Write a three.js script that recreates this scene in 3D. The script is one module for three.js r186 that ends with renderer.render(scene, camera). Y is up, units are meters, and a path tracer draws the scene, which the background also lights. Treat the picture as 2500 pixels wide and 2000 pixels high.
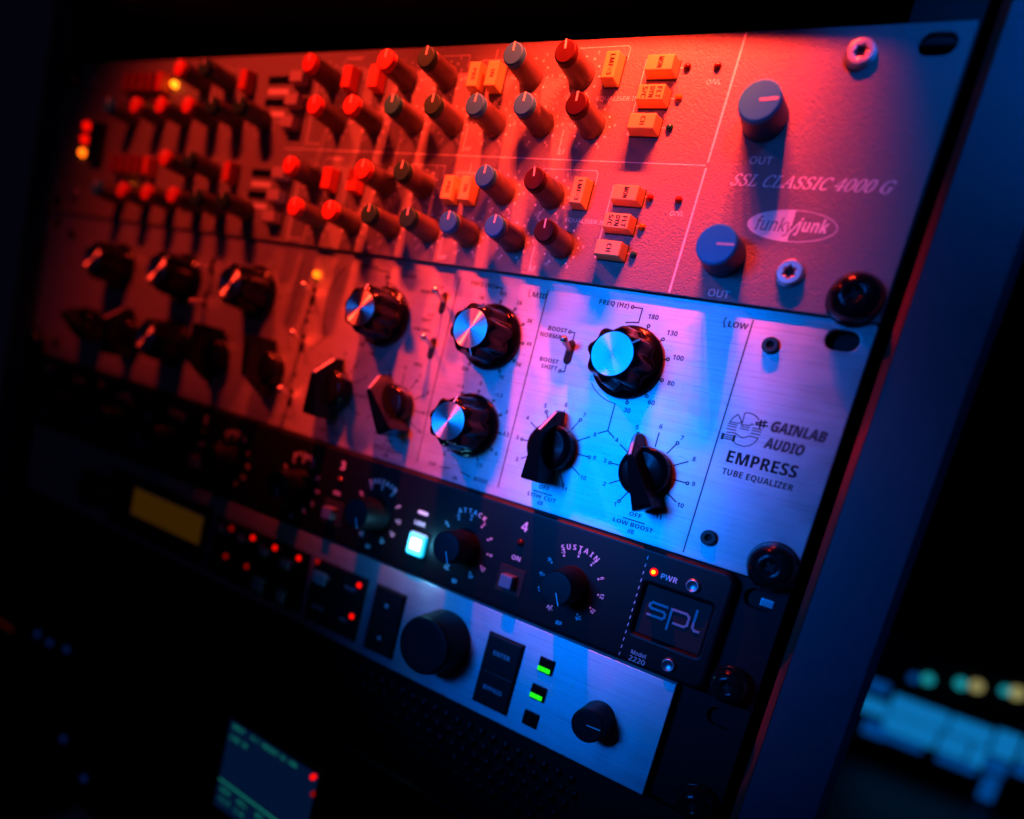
import * as THREE from 'three';
import { mergeGeometries } from 'three/addons/utils/BufferGeometryUtils.js';
import { RoundedBoxGeometry } from 'three/addons/geometries/RoundedBoxGeometry.js';
import { ConvexGeometry } from 'three/addons/geometries/ConvexGeometry.js';

// ---------------------------------------------------------------- camera, background, lights, exposure
// Places are given in millimetres on the rack front: X to the right from the left end of the panels, Y down from the top of the upper unit, z towards the viewer.
const MM = 0.001, MID = 241.3, TOP = 1000;
const at = (X, Y, z = 0) => new THREE.Vector3((X - MID) * MM, (TOP - Y) * MM, z * MM);
const scene = new THREE.Scene();
scene.background = new THREE.Color().setRGB(0.0009, 0.0009, 0.0034);
const camera = new THREE.PerspectiveCamera(60.266, 1024 / 819, 0.02, 20);
{
  const right = new THREE.Vector3(0.82615042, 0.23991967, -0.50981764), down = new THREE.Vector3(0.28615917, -0.95809611, 0.01283677), ahead = new THREE.Vector3(-0.4853745, -0.1564941, -0.86018672);
  camera.quaternion.setFromRotationMatrix(new THREE.Matrix4().makeBasis(right, down.clone().negate(), ahead.clone().negate()));
  camera.position.copy(at(500.65, 144.38, 257.73));
  camera.setViewOffset(2500, 2000, 112, -272, 2500, 2000);
  camera.focus = 0.26;
  camera.userData.fStop = camera.getFocalLength() / 8.2;
}
const renderer = new THREE.WebGLRenderer({ antialias: true });
renderer.toneMapping = THREE.LinearToneMapping;
renderer.toneMappingExposure = 1;
renderer.shadowMap.enabled = true;

const RED = new THREE.Color().setRGB(1, 0.032, 0.012), BLUE = new THREE.Color().setRGB(0.0, 0.17, 1);
// three short rows of red diodes above the rack front, each throwing its own cone
const STRIPS = [
  { spots: [380, 390, 400, 410, 420], Y: -60, z: 50, I: 0.145, to: [382, 22, 0], angle: 43, reach: 30, depth: 26, blockers: [[-60, 60, 42.7]], label: 'short row of red diodes above the right half of the rack front' },
  { spots: [278, 290, 302], Y: -250, z: 140, I: 1.25, to: [340, 145, 0], angle: 21, reach: 80, depth: 40, blockers: [[-60, 24, 116.6], [24, 70, 112.4]], label: 'short row of red diodes above the middle of the rack front' },
  { spots: [112, 124, 136, 148], Y: -130, z: 190, I: 0.1, to: [212, 115, 0], angle: 40, reach: 60, depth: 50, blockers: [[-60, 40, 155], [40, 90, 149]], label: 'short row of red diodes above the left half of the rack front' },
];
for (const s of STRIPS) for (const X of s.spots) {
  const l = new THREE.SpotLight(RED, s.I, 0, (Math.PI / 180) * s.angle, 1), mid = (s.spots[0] + s.spots.at(-1)) / 2;
  l.name = 'red_led'; l.position.copy(at(X, s.Y + 3.2, s.z)); l.target.position.copy(at(s.to[0] + X - mid, s.to[1], s.to[2])); l.castShadow = true; l.shadow.radius = 0.12;
  scene.add(l, l.target);
}
// a blue spot lamp in front of the rack beside the viewer, and a weaker one high up to the right
const SPOTS = [
  { at: [300, 105, 330], to: [408, 162, 0], I: 0.74, angle: 18, soft: 3.5, label: 'large round blue spot lamp in front of the rack, left of the viewer' },
  { at: [600, -180, 330], to: [508, -25, 0], I: 0.7, angle: 11.5, soft: 3, label: 'round blue spot lamp high up to the right of the rack' },
];
for (const s of SPOTS) {
  const l = new THREE.SpotLight(BLUE, s.I, 0, (Math.PI / 180) * s.angle, 1);
  l.name = 'blue_spot'; l.position.copy(at(...s.at)); l.target.position.copy(at(...s.to)); l.castShadow = true; l.shadow.radius = s.soft;
  scene.add(l, l.target);
}

// ---------------------------------------------------------------- helpers
let seed = 7;
const rnd = () => { seed = (seed + 0x6d2b79f5) | 0; let t = Math.imul(seed ^ (seed >>> 15), 1 | seed); t = (t + Math.imul(t ^ (t >>> 7), 61 | t)) ^ t; return ((t ^ (t >>> 14)) >>> 0) / 4294967296; };
const rad = (d) => (d * Math.PI) / 180;
const rgb = (r, g, b) => new THREE.Color().setRGB(r, g, b);
const std = (o) => new THREE.MeshStandardMaterial(o);
const phy = (o) => new THREE.MeshPhysicalMaterial(o);
const used = {};
const numbered = (n) => { const k = (used[n] = (used[n] ?? -1) + 1); return k ? n + '_' + String(k).padStart(3, '0') : n; };
function thing(name, label, category, X, Y, z = 0, group) {
  const o = new THREE.Group(); o.name = numbered(name); o.position.copy(at(X, Y, z)); o.userData = { label, category };
  if (group) o.userData.group = group;
  o.userData0 = [X, Y, z]; scene.add(o);
  return o;
}
// geometry comes in millimetres (y up); it is put at (X, Y, z) of the rack front under its parent
const scaled = new WeakMap();
function small(g) { if (!scaled.has(g)) { const c = g; c.scale(MM, MM, MM); scaled.set(g, true); } return g; }
function put(name, geo, m, parent, X, Y, z = 0, turn = 0) {
  const o = new THREE.Mesh(small(geo), m); o.name = name; o.castShadow = o.receiveShadow = true;
  const from = parent.userData0 ?? [MID, TOP, 0];
  o.userData0 = [X, Y, z];
  o.position.set((X - from[0]) * MM, (from[1] - Y) * MM, (z - from[2]) * MM);
  o.rotation.z = rad(turn);
  parent.add(o);
  return o;
}
// a sub-part in its part's own axes
function sub(name, geo, m, parent, x = 0, y = 0, z = 0, turn = 0) {
  const o = new THREE.Mesh(small(geo), m); o.name = name; o.castShadow = o.receiveShadow = true;
  o.position.set(x * MM, y * MM, z * MM); o.rotation.z = rad(turn); parent.add(o);
  return o;
}
const lathe = (pts, seg = 48) => { const g = new THREE.LatheGeometry(pts.map((p) => new THREE.Vector2(p[0], p[1])), seg); g.rotateX(Math.PI / 2); return g; };
const box = (w, h, d, r = 0.25, s = 2) => { const g = new RoundedBoxGeometry(w, h, d, s, Math.min(r, w / 2.01, h / 2.01, d / 2.01)); g.translate(0, 0, d / 2); return g; };
const plain = (w, h, d) => { const g = new THREE.BoxGeometry(w, h, d); g.translate(0, 0, d / 2); return g; };
function rr(s, x, y, w, h, r) { s.moveTo(x + r, y); s.lineTo(x + w - r, y); s.absarc(x + w - r, y + r, r, -Math.PI / 2, 0); s.lineTo(x + w, y + h - r); s.absarc(x + w - r, y + h - r, r, 0, Math.PI / 2); s.lineTo(x + r, y + h); s.absarc(x + r, y + h - r, r, Math.PI / 2, Math.PI); s.lineTo(x, y + r); s.absarc(x + r, y + r, r, Math.PI, 1.5 * Math.PI); return s; }
const hole = (x, y, w, h, r) => rr(new THREE.Path(), x - w / 2, y - h / 2, w, h, Math.min(r, w / 2 - 0.01, h / 2 - 0.01));
// A front plate: x right from its left end, y up from its bottom; the front face lies at z = 0. Two materials: left and right half.
function plate(W, H, depth, holes, bevel, r = 0.6) {
  const s = rr(new THREE.Shape(), 0, 0, W, H, r);
  for (const h of holes) s.holes.push(h);
  const g = new THREE.ExtrudeGeometry(s, { depth: depth - 2 * bevel, bevelEnabled: bevel > 0, bevelThickness: bevel, bevelSize: bevel, bevelOffset: -bevel, bevelSegments: 4, curveSegments: 20 });
  g.translate(0, 0, -depth + bevel);
  return halves(g.index ? g.toNonIndexed() : g, W, H);
}
function halves(g, W, H) {
  const p = g.attributes.position.array, cut = W / 2, sides = [[], []];
  const clip = (poly, keep) => { const o = []; for (let i = 0; i < poly.length; i++) { const a = poly[i], b = poly[(i + 1) % poly.length], ia = keep(a[0]), ib = keep(b[0]); if (ia) o.push(a); if (ia !== ib) { const t = (cut - a[0]) / (b[0] - a[0]); o.push([cut, a[1] + (b[1] - a[1]) * t, a[2] + (b[2] - a[2]) * t]); } } return o; };
  for (let i = 0; i < p.length; i += 9) {
    const tri = [[p[i], p[i + 1], p[i + 2]], [p[i + 3], p[i + 4], p[i + 5]], [p[i + 6], p[i + 7], p[i + 8]]];
    [(x) => x <= cut, (x) => x > cut].forEach((keep, s) => { const q = clip(tri, keep); for (let k = 2; k < q.length; k++) sides[s].push(...q[0], ...q[k - 1], ...q[k]); });
  }
  const pos = new Float32Array([...sides[0], ...sides[1]]), uv = new Float32Array((pos.length / 3) * 2), uv1 = new Float32Array(uv.length), n0 = sides[0].length / 3;
  for (let i = 0; i < pos.length / 3; i++) {
    uv[2 * i] = (pos[3 * i] - (i < n0 ? 0 : cut)) / cut; uv[2 * i + 1] = pos[3 * i + 1] / H;
    uv1[2 * i] = pos[3 * i] / 100; uv1[2 * i + 1] = pos[3 * i + 1] / 100;
  }
  const o = new THREE.BufferGeometry();
  o.setAttribute('position', new THREE.BufferAttribute(pos, 3)); o.setAttribute('uv', new THREE.BufferAttribute(uv, 2)); o.setAttribute('uv1', new THREE.BufferAttribute(uv1, 2));
  o.computeVertexNormals();
  o.addGroup(0, n0, 0); o.addGroup(n0, pos.length / 3 - n0, 1);
  return o;
}

// ---------------------------------------------------------------- textures
function gray(size, f, channel) {
  const d = new Uint8Array(size * size * 4);
  for (let y = 0; y < size; y++) for (let x = 0; x < size; x++) { const v = Math.max(0, Math.min(255, Math.round(f(x, y) * 255))), i = (y * size + x) * 4; d[i] = d[i + 1] = d[i + 2] = v; d[i + 3] = 255; }
  const t = new THREE.DataTexture(d, size, size); t.magFilter = THREE.LinearFilter; t.wrapS = t.wrapT = THREE.RepeatWrapping; t.needsUpdate = true;
  if (channel) t.channel = channel;
  return t;
}
function lattice(n) { const a = new Float32Array(n * n); for (let i = 0; i < a.length; i++) a[i] = rnd(); return (x, y) => { const xi = Math.floor(x), yi = Math.floor(y), u = x - xi, v = y - yi, s = (t) => t * t * (3 - 2 * t), g = (i, j) => a[(((j % n) + n) % n) * n + (((i % n) + n) % n)]; const a0 = g(xi, yi) + (g(xi + 1, yi) - g(xi, yi)) * s(u), a1 = g(xi, yi + 1) + (g(xi + 1, yi + 1) - g(xi, yi + 1)) * s(u); return a0 + (a1 - a0) * s(v); }; }
// wrinkled powder coat: cells of about half a millimetre
const wr1 = lattice(64), wr2 = lattice(128), wr3 = lattice(32);
const wrinkle = gray(1024, (x, y) => { const wx = x + 14 * wr3(x / 32, y / 32), wy = y + 14 * wr3(y / 32 + 7, x / 32 + 3); return 0.15 + 0.5 * (1 - Math.abs(2 * wr1(wx / 16, wy / 16) - 1)) + 0.35 * wr2(x / 8, y / 8); }, 1);
wrinkle.repeat.set(2.6, 2.6);
// brushed aluminium: long horizontal scratches of mixed length
const streak = new Float32Array(1024 * 1024).fill(0.5);
for (let k = 0; k < 26000; k++) { const y = Math.floor(rnd() * 1024), x = Math.floor(rnd() * 1024), n = 60 + Math.floor(rnd() * rnd() * 900), a = (rnd() - 0.5) * 0.42; for (let i = 0; i < n; i++) { const j = y * 1024 + ((x + i) % 1024); streak[j] += a * Math.sin((Math.PI * i) / n); } }
const brushed = gray(1024, (x, y) => streak[y * 1024 + x], 1);
brushed.repeat.set(1.0, 1.6);
const smear = lattice(16), smear2 = lattice(64);
const brushed_rough = gray(1024, (x, y) => 0.76 + 0.36 * (streak[y * 1024 + x] - 0.5) + 0.2 * (smear(x / 64, y / 64) - 0.5) + 0.1 * (smear2(x / 16, y / 16) - 0.5), 1);
brushed_rough.repeat.set(1.0, 1.6);
const rays = gray(256, (() => { const r = [...Array(256)].map(() => rnd()); return (x, y) => 0.45 * r[y] + 0.35 * r[(y >> 2) << 2] + 0.2 * r[(y >> 4) << 4]; })());
const dust = gray(512, (() => { const a = lattice(128), b = lattice(32); return (x, y) => 0.72 + 0.2 * a(x / 4, y / 4) + 0.16 * b(x / 16, y / 16); })());
dust.repeat.set(1, 1);
// laminate: fine grain with a few rubbed spots and nicks
const grain = (() => { const a = lattice(64), b = lattice(128), m = new Float32Array(512 * 512).fill(1); for (let k = 0; k < 90; k++) { let x = rnd() * 512, y = rnd() * 512; const n = 4 + rnd() * 40, t = rnd() * 6.28, v = rnd() > 0.4 ? 1.25 : 0.7; for (let i = 0; i < n; i++) { m[(((y + i * Math.sin(t)) & 511) << 9) + ((x + i * Math.cos(t)) & 511)] = v; } } return gray(512, (x, y) => Math.min(1, (0.62 + 0.16 * a(x / 8, y / 8) + 0.14 * b(x / 4, y / 4)) * m[(y << 9) + x])); })();
grain.repeat.set(0.009, 0.009);

// printing: one canvas for each half of a plate, drawn in millimetres
function printed(W, H, base, draw) {
  return [0, 1].map((side) => {
    const w = 2048, s = w / (W / 2), h = Math.round(H * s), c = document.createElement('canvas'); c.width = w; c.height = h;
    const g = c.getContext('2d'); g.fillStyle = base; g.fillRect(0, 0, w, h);
    g.setTransform(s, 0, 0, s, (-side * W * s) / 2, 0); g.lineCap = 'round'; g.lineJoin = 'round'; g.textAlign = 'center'; g.textBaseline = 'middle';
    draw(g);
    const t = new THREE.CanvasTexture(c); t.anisotropy = 8;
    return t;
  });
}
const srgb = (ts) => ts.map((t) => { t.colorSpace = THREE.SRGBColorSpace; return t; });
function text(g, s, x, y, size, o = {}) {
  g.save(); g.translate(x, y); g.rotate(rad(o.turn ?? 0)); if (o.slant) g.transform(1, 0, -o.slant, 1, 0, 0);
  g.font = (o.font ?? '') + ' ' + size + 'px ' + (o.family ?? 'sans-serif'); g.textAlign = o.align ?? 'center';
  if (o.width) { const m = g.measureText(s).width; g.scale(o.width / m, 1); }
  g.fillText(s, 0, 0); g.restore();
}
const print_text = text;
function line(g, pts, w) { g.lineWidth = w; g.beginPath(); pts.forEach((p, i) => (i ? g.lineTo(...p) : g.moveTo(...p))); g.stroke(); }
function ring(g, x, y, r, w) { g.lineWidth = w; g.beginPath(); g.arc(x, y, r, 0, 7); g.stroke(); }
function dot(g, x, y, r) { g.beginPath(); g.arc(x, y, r, 0, 7); g.fill(); }
const pol = (x, y, r, deg) => [x + r * Math.sin(rad(deg)), y - r * Math.cos(rad(deg))];
function arc_text(g, s, x, y, r, size, spread, font = 'bold') { const n = s.length; [...s].forEach((ch, i) => { const a = (i - (n - 1) / 2) * spread; const [px, py] = pol(x, y, r, a); text(g, ch, px, py, size, { turn: a, font }); }); }

// ---------------------------------------------------------------- materials
const M = {
  black_metal: phy({ name: 'black_metal', color: rgb(0.006, 0.006, 0.008), roughness: 0.6, roughnessMap: dust, specularIntensity: 0.35 }),
  black_matt: std({ name: 'black_matt', color: rgb(0.008, 0.008, 0.009), roughness: 0.8 }),
  black_gloss: phy({ name: 'black_gloss', color: rgb(0.006, 0.006, 0.007), roughness: 0.16, clearcoat: 0.4, clearcoatRoughness: 0.08 }),
  knob_black: phy({ name: 'black_bakelite', color: rgb(0.004, 0.004, 0.005), roughness: 0.16, specularIntensity: 0.5 }),
  knob_soft: phy({ name: 'soft_black_plastic', color: rgb(0.006, 0.006, 0.008), roughness: 0.5, specularIntensity: 0.5 }),
  knob_grey: std({ name: 'charcoal_plastic', color: rgb(0.075, 0.055, 0.055), roughness: 0.36 }),
  cap: { red: phy({ name: 'red_plastic', color: rgb(0.6, 0.06, 0.04), roughness: 0.5, specularIntensity: 0.3 }), green: phy({ name: 'dark_green_plastic', color: rgb(0.01, 0.06, 0.04), roughness: 0.5, specularIntensity: 0.3 }), teal: phy({ name: 'teal_plastic', color: rgb(0.01, 0.15, 0.17), roughness: 0.5, specularIntensity: 0.3 }), blue: phy({ name: 'blue_plastic', color: rgb(0.014, 0.2, 0.48), roughness: 0.5, specularIntensity: 0.3 }), brown: phy({ name: 'brown_plastic', color: rgb(0.04, 0.004, 0.004), roughness: 0.5, specularIntensity: 0.3 }) },
  steel_blue: phy({ name: 'steel_blue_plastic', color: rgb(0.016, 0.42, 0.72), roughness: 0.5, specularIntensity: 0.3 }),
  steel_blue_side: std({ name: 'dark_blue_plastic', color: rgb(0.012, 0.04, 0.1), roughness: 0.42 }),
  white: std({ name: 'white_paint', color: rgb(0.75, 0.75, 0.75), roughness: 0.55 }),
  cream: std({ name: 'cream_plastic', color: rgb(0.66, 0.5, 0.14), roughness: 0.45 }),
  chrome: std({ name: 'polished_steel', color: rgb(0.72, 0.72, 0.74), roughness: 0.32, metalness: 1 }),
  zinc: std({ name: 'zinc_plated_steel', color: rgb(0.62, 0.64, 0.68), roughness: 0.32, metalness: 1 }),
  spun: phy({ name: 'spun_aluminium', color: rgb(0.88, 0.88, 0.9), roughness: 0.46, metalness: 1, anisotropy: 1, bumpMap: rays, bumpScale: 0.000022 }),
  bolt: std({ name: 'blackened_steel', color: rgb(0.02, 0.02, 0.022), roughness: 0.3 }),
  amber: std({ name: 'amber_display', color: rgb(0.03, 0.015, 0.003), roughness: 0.4, emissive: rgb(0.03, 0.0115, 0.0003), emissiveIntensity: 1 }),
  led_off: { red: phy({ name: 'red_lens', color: rgb(0.35, 0.01, 0.006), roughness: 0.1 }), amber: phy({ name: 'amber_lens', color: rgb(0.5, 0.16, 0.01), roughness: 0.1 }), green: phy({ name: 'green_lens', color: rgb(0.01, 0.1, 0.07), roughness: 0.1 }), dark: phy({ name: 'dark_red_lens', color: rgb(0.06, 0.006, 0.006), roughness: 0.1 }) },
  led_on: { red: std({ name: 'lit_red_led', color: rgb(0.3, 0, 0), emissive: rgb(1.2, 0.004, 0.0), emissiveIntensity: 1 }), dim: std({ name: 'dim_red_led', color: rgb(0.3, 0, 0), emissive: rgb(0.22, 0.001, 0.0), emissiveIntensity: 1 }), orange: std({ name: 'lit_orange_led', color: rgb(0.3, 0.1, 0), emissive: rgb(3.2, 0.42, 0.01), emissiveIntensity: 1 }), yellow: std({ name: 'lit_yellow_led', color: rgb(0.3, 0.1, 0), emissive: rgb(4.5, 0.95, 0.03), emissiveIntensity: 1 }), green: std({ name: 'lit_green_led', color: rgb(0, 0.3, 0), emissive: rgb(0.02, 1.1, 0.005), emissiveIntensity: 1 }) },
};
const put_led = (parent, m, X, Y, r = 1.5, h = 1.2, name = 'led') => put(name, LED(r, h), m, parent, X, Y, 0);
const leds = {};
const LED = (r, h) => (leds[r + ',' + h] ??= lathe([[0.001, h + r * 0.75], [r * 0.38, h + r * 0.69], [r * 0.7, h + r * 0.5], [r * 0.92, h + r * 0.2], [r, h], [r, 0]].reverse(), 24));

// ---------------------------------------------------------------- shared pieces
const torx = (() => { const s = new THREE.Shape(); s.absarc(0, 0, 3.6, 0, Math.PI * 2); const p = new THREE.Path(); for (let i = 0; i <= 48; i++) { const a = (i / 48) * Math.PI * 2, r = 2.25 + 0.32 * Math.cos(6 * a); i ? p.lineTo(r * Math.cos(a), r * Math.sin(a)) : p.moveTo(r, 0); } s.holes.push(p); const g = new THREE.ExtrudeGeometry(s, { depth: 1.5, bevelEnabled: true, bevelThickness: 0.6, bevelSize: 0.55, bevelSegments: 4, curveSegments: 40 }); g.translate(0, 0, 0.5); return g; })();
const torx_floor = plain(4.8, 4.8, 0.4), torx_collar = lathe([[4.4, 0], [4.5, 0.3], [4.5, 0.8], [4.2, 1.0], [0.01, 1.0]], 40);
function torx_screw(unit, X, Y, turn = 0, s = 1) { const o = put('torx_screw', torx, M.chrome, unit, X, Y, 0, turn); o.scale.setScalar(s); sub('collar', torx_collar, M.zinc, o); sub('recess_floor', torx_floor, M.black_matt, o, 0, 0, 0.9); return o; }
const hex_head = (() => { const s = new THREE.Shape(); s.absarc(0, 0, 2.3, 0, Math.PI * 2); const p = new THREE.Path(); for (let i = 0; i <= 6; i++) { const a = (i / 6) * Math.PI * 2; i ? p.lineTo(1.6 * Math.cos(a), 1.6 * Math.sin(a)) : p.moveTo(1.6, 0); } s.holes.push(p); const g = new THREE.ExtrudeGeometry(s, { depth: 0.6, bevelEnabled: true, bevelThickness: 0.7, bevelSize: 0.5, bevelSegments: 4, curveSegments: 32 }); g.translate(0, 0, 0.7); return g; })();
const hex_floor = plain(3.4, 3.4, 0.4);
function hex_screw(unit, X, Y) { const o = put('socket_screw', hex_head, M.bolt, unit, X, Y, 0, 20); sub('recess_floor', hex_floor, M.black_matt, o, 0, 0, 0.1); return o; }
const cup = lathe([[8.4, 0], [8.5, 0.6], [8.3, 1.2], [7.6, 1.6], [0.01, 1.6]], 48);
const dome = (() => { const s = new THREE.Shape(); s.absarc(0, 0, 5.2, 0, Math.PI * 2); const p = new THREE.Path(); const c = [[0.55, 2.1], [0.55, 0.55], [2.1, 0.55], [2.1, -0.55], [0.55, -0.55], [0.55, -2.1], [-0.55, -2.1], [-0.55, -0.55], [-2.1, -0.55], [-2.1, 0.55], [-0.55, 0.55], [-0.55, 2.1]]; c.forEach((q, i) => (i ? p.lineTo(...q) : p.moveTo(...q))); p.closePath(); s.holes.push(p); const g = new THREE.ExtrudeGeometry(s, { depth: 1.4, bevelEnabled: true, bevelThickness: 2.2, bevelSize: 1.6, bevelOffset: 0, bevelSegments: 7, curveSegments: 40 });
  // the bevel would also widen the cross: keep the outer rim only
  return g; })();
const dome_head = lathe([[7.9, 0], [8.0, 0.8], [7.8, 2.2], [7.1, 3.8], [5.9, 5.1], [4.3, 6.0], [2.5, 6.4], [2.3, 5.2], [0.01, 4.8]], 48);
const cross = mergeGeometries([plain(4.6, 0.9, 0.5), plain(0.9, 4.6, 0.52)]);
function rack_screw(unit, X, Y, turn = 25) { const o = put('rack_screw', dome_head, M.black_gloss, unit, X, Y, 1.6, turn); sub('washer', cup, M.black_gloss, o, 0, 0, -1.6); sub('cross_recess', cross, M.black_matt, o, 0, 0, 4.6); return o; }
const ear = (X, Y, H) => hole(X, H - Y, 10.2, 6.6, 3.3);

// rotary knob of the upper unit: fluted charcoal body, flange, coloured cap, white line
const ssl_body = lathe([[5.3, 0], [5.4, 0.5], [5.35, 1.2], [4.95, 1.5], [4.85, 2.2], [4.45, 13.6], [4.2, 14.0], [0.01, 14.0]], 48);
const ssl_cap = lathe([[4.25, 0], [4.3, 0.3], [4.25, 2.2], [4.05, 2.65], [3.6, 2.85], [0.01, 2.9]], 48);
const ssl_line = plain(0.62, 3.3, 0.16), ssl_rib = plain(0.5, 0.5, 11.6);
function ssl_knob(unit, X, Y, color, turn = 0) {
  const o = put('knob', ssl_body, M.knob_grey, unit, X, Y, 0.05, turn);
  sub('cap', ssl_cap, M.cap[color], o, 0, 0, 14.0);
  sub('pointer_line', ssl_line, M.white, o, 0, 2.5, 16.83);
  sub('rib', ssl_rib, M.knob_grey, o, 0, 4.75, 2.0);
  return o;
}
// big scalloped knob with spun aluminium disc
function lobed(rows, n, seg) {
  const pos = [], idx = [];
  rows.forEach(([z, r, a]) => { for (let i = 0; i < seg; i++) { const t = (i / seg) * Math.PI * 2, c = Math.cos(n * t), f = c > 0 ? Math.pow(c, 0.8) : -Math.pow(-c, 1.25); const R = r + a * f; pos.push(R * Math.cos(t), R * Math.sin(t), z); } });
  for (let j = 0; j + 1 < rows.length; j++) for (let i = 0; i < seg; i++) { const a = j * seg + i, b = j * seg + ((i + 1) % seg), c = a + seg, d = b + seg; idx.push(a, b, d, a, d, c); }
  const g = new THREE.BufferGeometry(); g.setAttribute('position', new THREE.Float32BufferAttribute(pos, 3)); g.setAttribute('uv', new THREE.Float32BufferAttribute(new Float32Array((pos.length / 3) * 2), 2)); g.setIndex(idx); g.computeVertexNormals();
  return g;
}
const fl_body = lobed([[0, 13.3, 0], [0.5, 13.5, 0], [1.6, 13.5, 0], [2.3, 13.2, 0], [2.9, 12.4, 0], [3.4, 11.5, 0.1], [4.2, 10.9, 0.55], [6, 10.6, 0.85], [12, 10.0, 0.9], [15, 9.75, 0.85], [16.4, 9.45, 0.75], [17.3, 8.95, 0.5], [17.9, 8.4, 0.2], [18.1, 8.0, 0], [18.05, 7.75, 0], [17.6, 7.7, 0], [17.6, 0.02, 0]], 8, 192);
const fl_disc = (() => { const g = new THREE.RingGeometry(0.12, 7.65, 128, 6), p = g.attributes.position, uv = g.attributes.uv; for (let i = 0; i < p.count; i++) { const k = i % 129; uv.setXY(i, Math.hypot(p.getX(i), p.getY(i)) / 7.65, k / 128); } return g; })();
const fl_line = (() => { const g = plain(0.55, 2.9, 0.25); g.rotateX(rad(-24)); return g; })();
const fl_skirt_line = plain(0.6, 1.9, 0.2);
function fluted_knob(unit, X, Y, turn) {
  const o = put('fluted_knob', fl_body, M.knob_black, unit, X, Y, 0.05, turn);
  sub('spun_disc', fl_disc, M.spun, o, 0, 0, 17.95, -turn);
  sub('pointer_line', fl_line, M.white, o, 0, 9.1, 17.45);
  return o;
}
// pointer knob (chicken head): round base and a tapered bar
const ch_base = lathe([[9.1, 0], [9.3, 0.5], [9.3, 5.4], [9.0, 6.6], [8.2, 7.5], [6.8, 8.1], [0.01, 8.5]], 56);
const ch_bar = (() => {
  const v = [], add = (x, y, z) => { v.push(new THREE.Vector3(x, y, z), new THREE.Vector3(-x, y, z)); };
  for (const [y, w0, w1, z0, z1] of [[-13.9, 3.9, 3.5, 1.4, 13.8], [-13.5, 4.0, 3.6, 1.4, 15.4], [-12.6, 3.9, 3.3, 1.4, 16.2], [4.6, 2.0, 1.3, 1.4, 18.4], [5.4, 1.9, 1.2, 1.4, 18.1], [13.6, 1.4, 0.85, 1.4, 7.0], [14.3, 1.2, 0.7, 1.4, 5.0], [14.5, 0.9, 0.5, 1.4, 3.4]]) { add(w0, y, z0); add(w1, y, z1); }
  return new ConvexGeometry(v);
})();
const ch_line = (() => { const g = plain(1.05, 13.0, 0.3); g.rotateX(rad(-53.6)); return g; })();
function pointer_knob(unit, X, Y, turn) {
  const o = put('pointer_knob', ch_base, M.knob_black, unit, X, Y, 0.05, turn);
  sub('pointer_bar', ch_bar, M.knob_black, o);
  sub('pointer_line', ch_line, M.white, o, 0, 9.5, 12.5);
  return o;
}
// bat toggle in a slot
const tg_slot = (() => { const g = new THREE.CapsuleGeometry(1.75, 6.0, 6, 20); g.scale(1, 1, 0.15); return g; })();
const tg_bat = (() => { const g = lathe([[0.95, 0], [1.0, 4.5], [1.45, 7.2], [1.55, 8.2], [1.3, 9.1], [0.7, 9.6], [0.01, 9.75]], 24); g.rotateX(rad(-20)); return g; })();
function toggle(unit, X, Y, up = true) { const o = put('toggle_switch', tg_slot, M.black_matt, unit, X, Y, 0.02); const b = sub('lever', tg_bat, M.chrome, o, 0, up ? 0.6 : -0.6, 0); if (!up) b.rotation.x = rad(34); return o; }
// smooth black control knob of the dark unit
const sm_body = lathe([[9.1, 0], [9.2, 0.4], [9.1, 1.4], [7.6, 1.9], [7.3, 2.6], [6.65, 16.2], [6.35, 16.9], [5.9, 17.1], [0.01, 17.1]], 56);
const sm_line = plain(0.42, 4.9, 0.14);
function smooth_knob(unit, X, Y, turn) { const o = put('knob', sm_body, M.knob_soft, unit, X, Y, 0.05, turn); sub('pointer_line', sm_line, M.white, o, 0, 4.1, 17.05); return o; }

// ---------------------------------------------------------------- setting
{
  const wall = new THREE.Mesh(new THREE.BoxGeometry(7, 4, 0.1), std({ name: 'dark_wall', color: rgb(0.02, 0.021, 0.025), roughness: 0.9 }));
  wall.name = 'wall'; wall.position.copy(at(900, -200, -2300)); wall.userData = { kind: 'structure', label: 'dark wall far behind the rack', category: 'wall' }; wall.receiveShadow = true; scene.add(wall);
  const desk = new THREE.Mesh(new RoundedBoxGeometry(1.6, 0.035, 0.8, 2, 0.006), std({ name: 'dark_wood', color: rgb(0.015, 0.014, 0.014), roughness: 0.55 }));
  desk.name = 'desk'; desk.position.copy(at(1330, 447.5, -780)); desk.userData = { label: 'dark desk top that the blue-lit device stands on', category: 'desk' }; desk.castShadow = desk.receiveShadow = true; scene.add(desk);
}
const rack = thing('equipment_rack', 'tall black equipment rack with side boards holding all the audio units', 'rack', MID, 560, 0);
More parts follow.
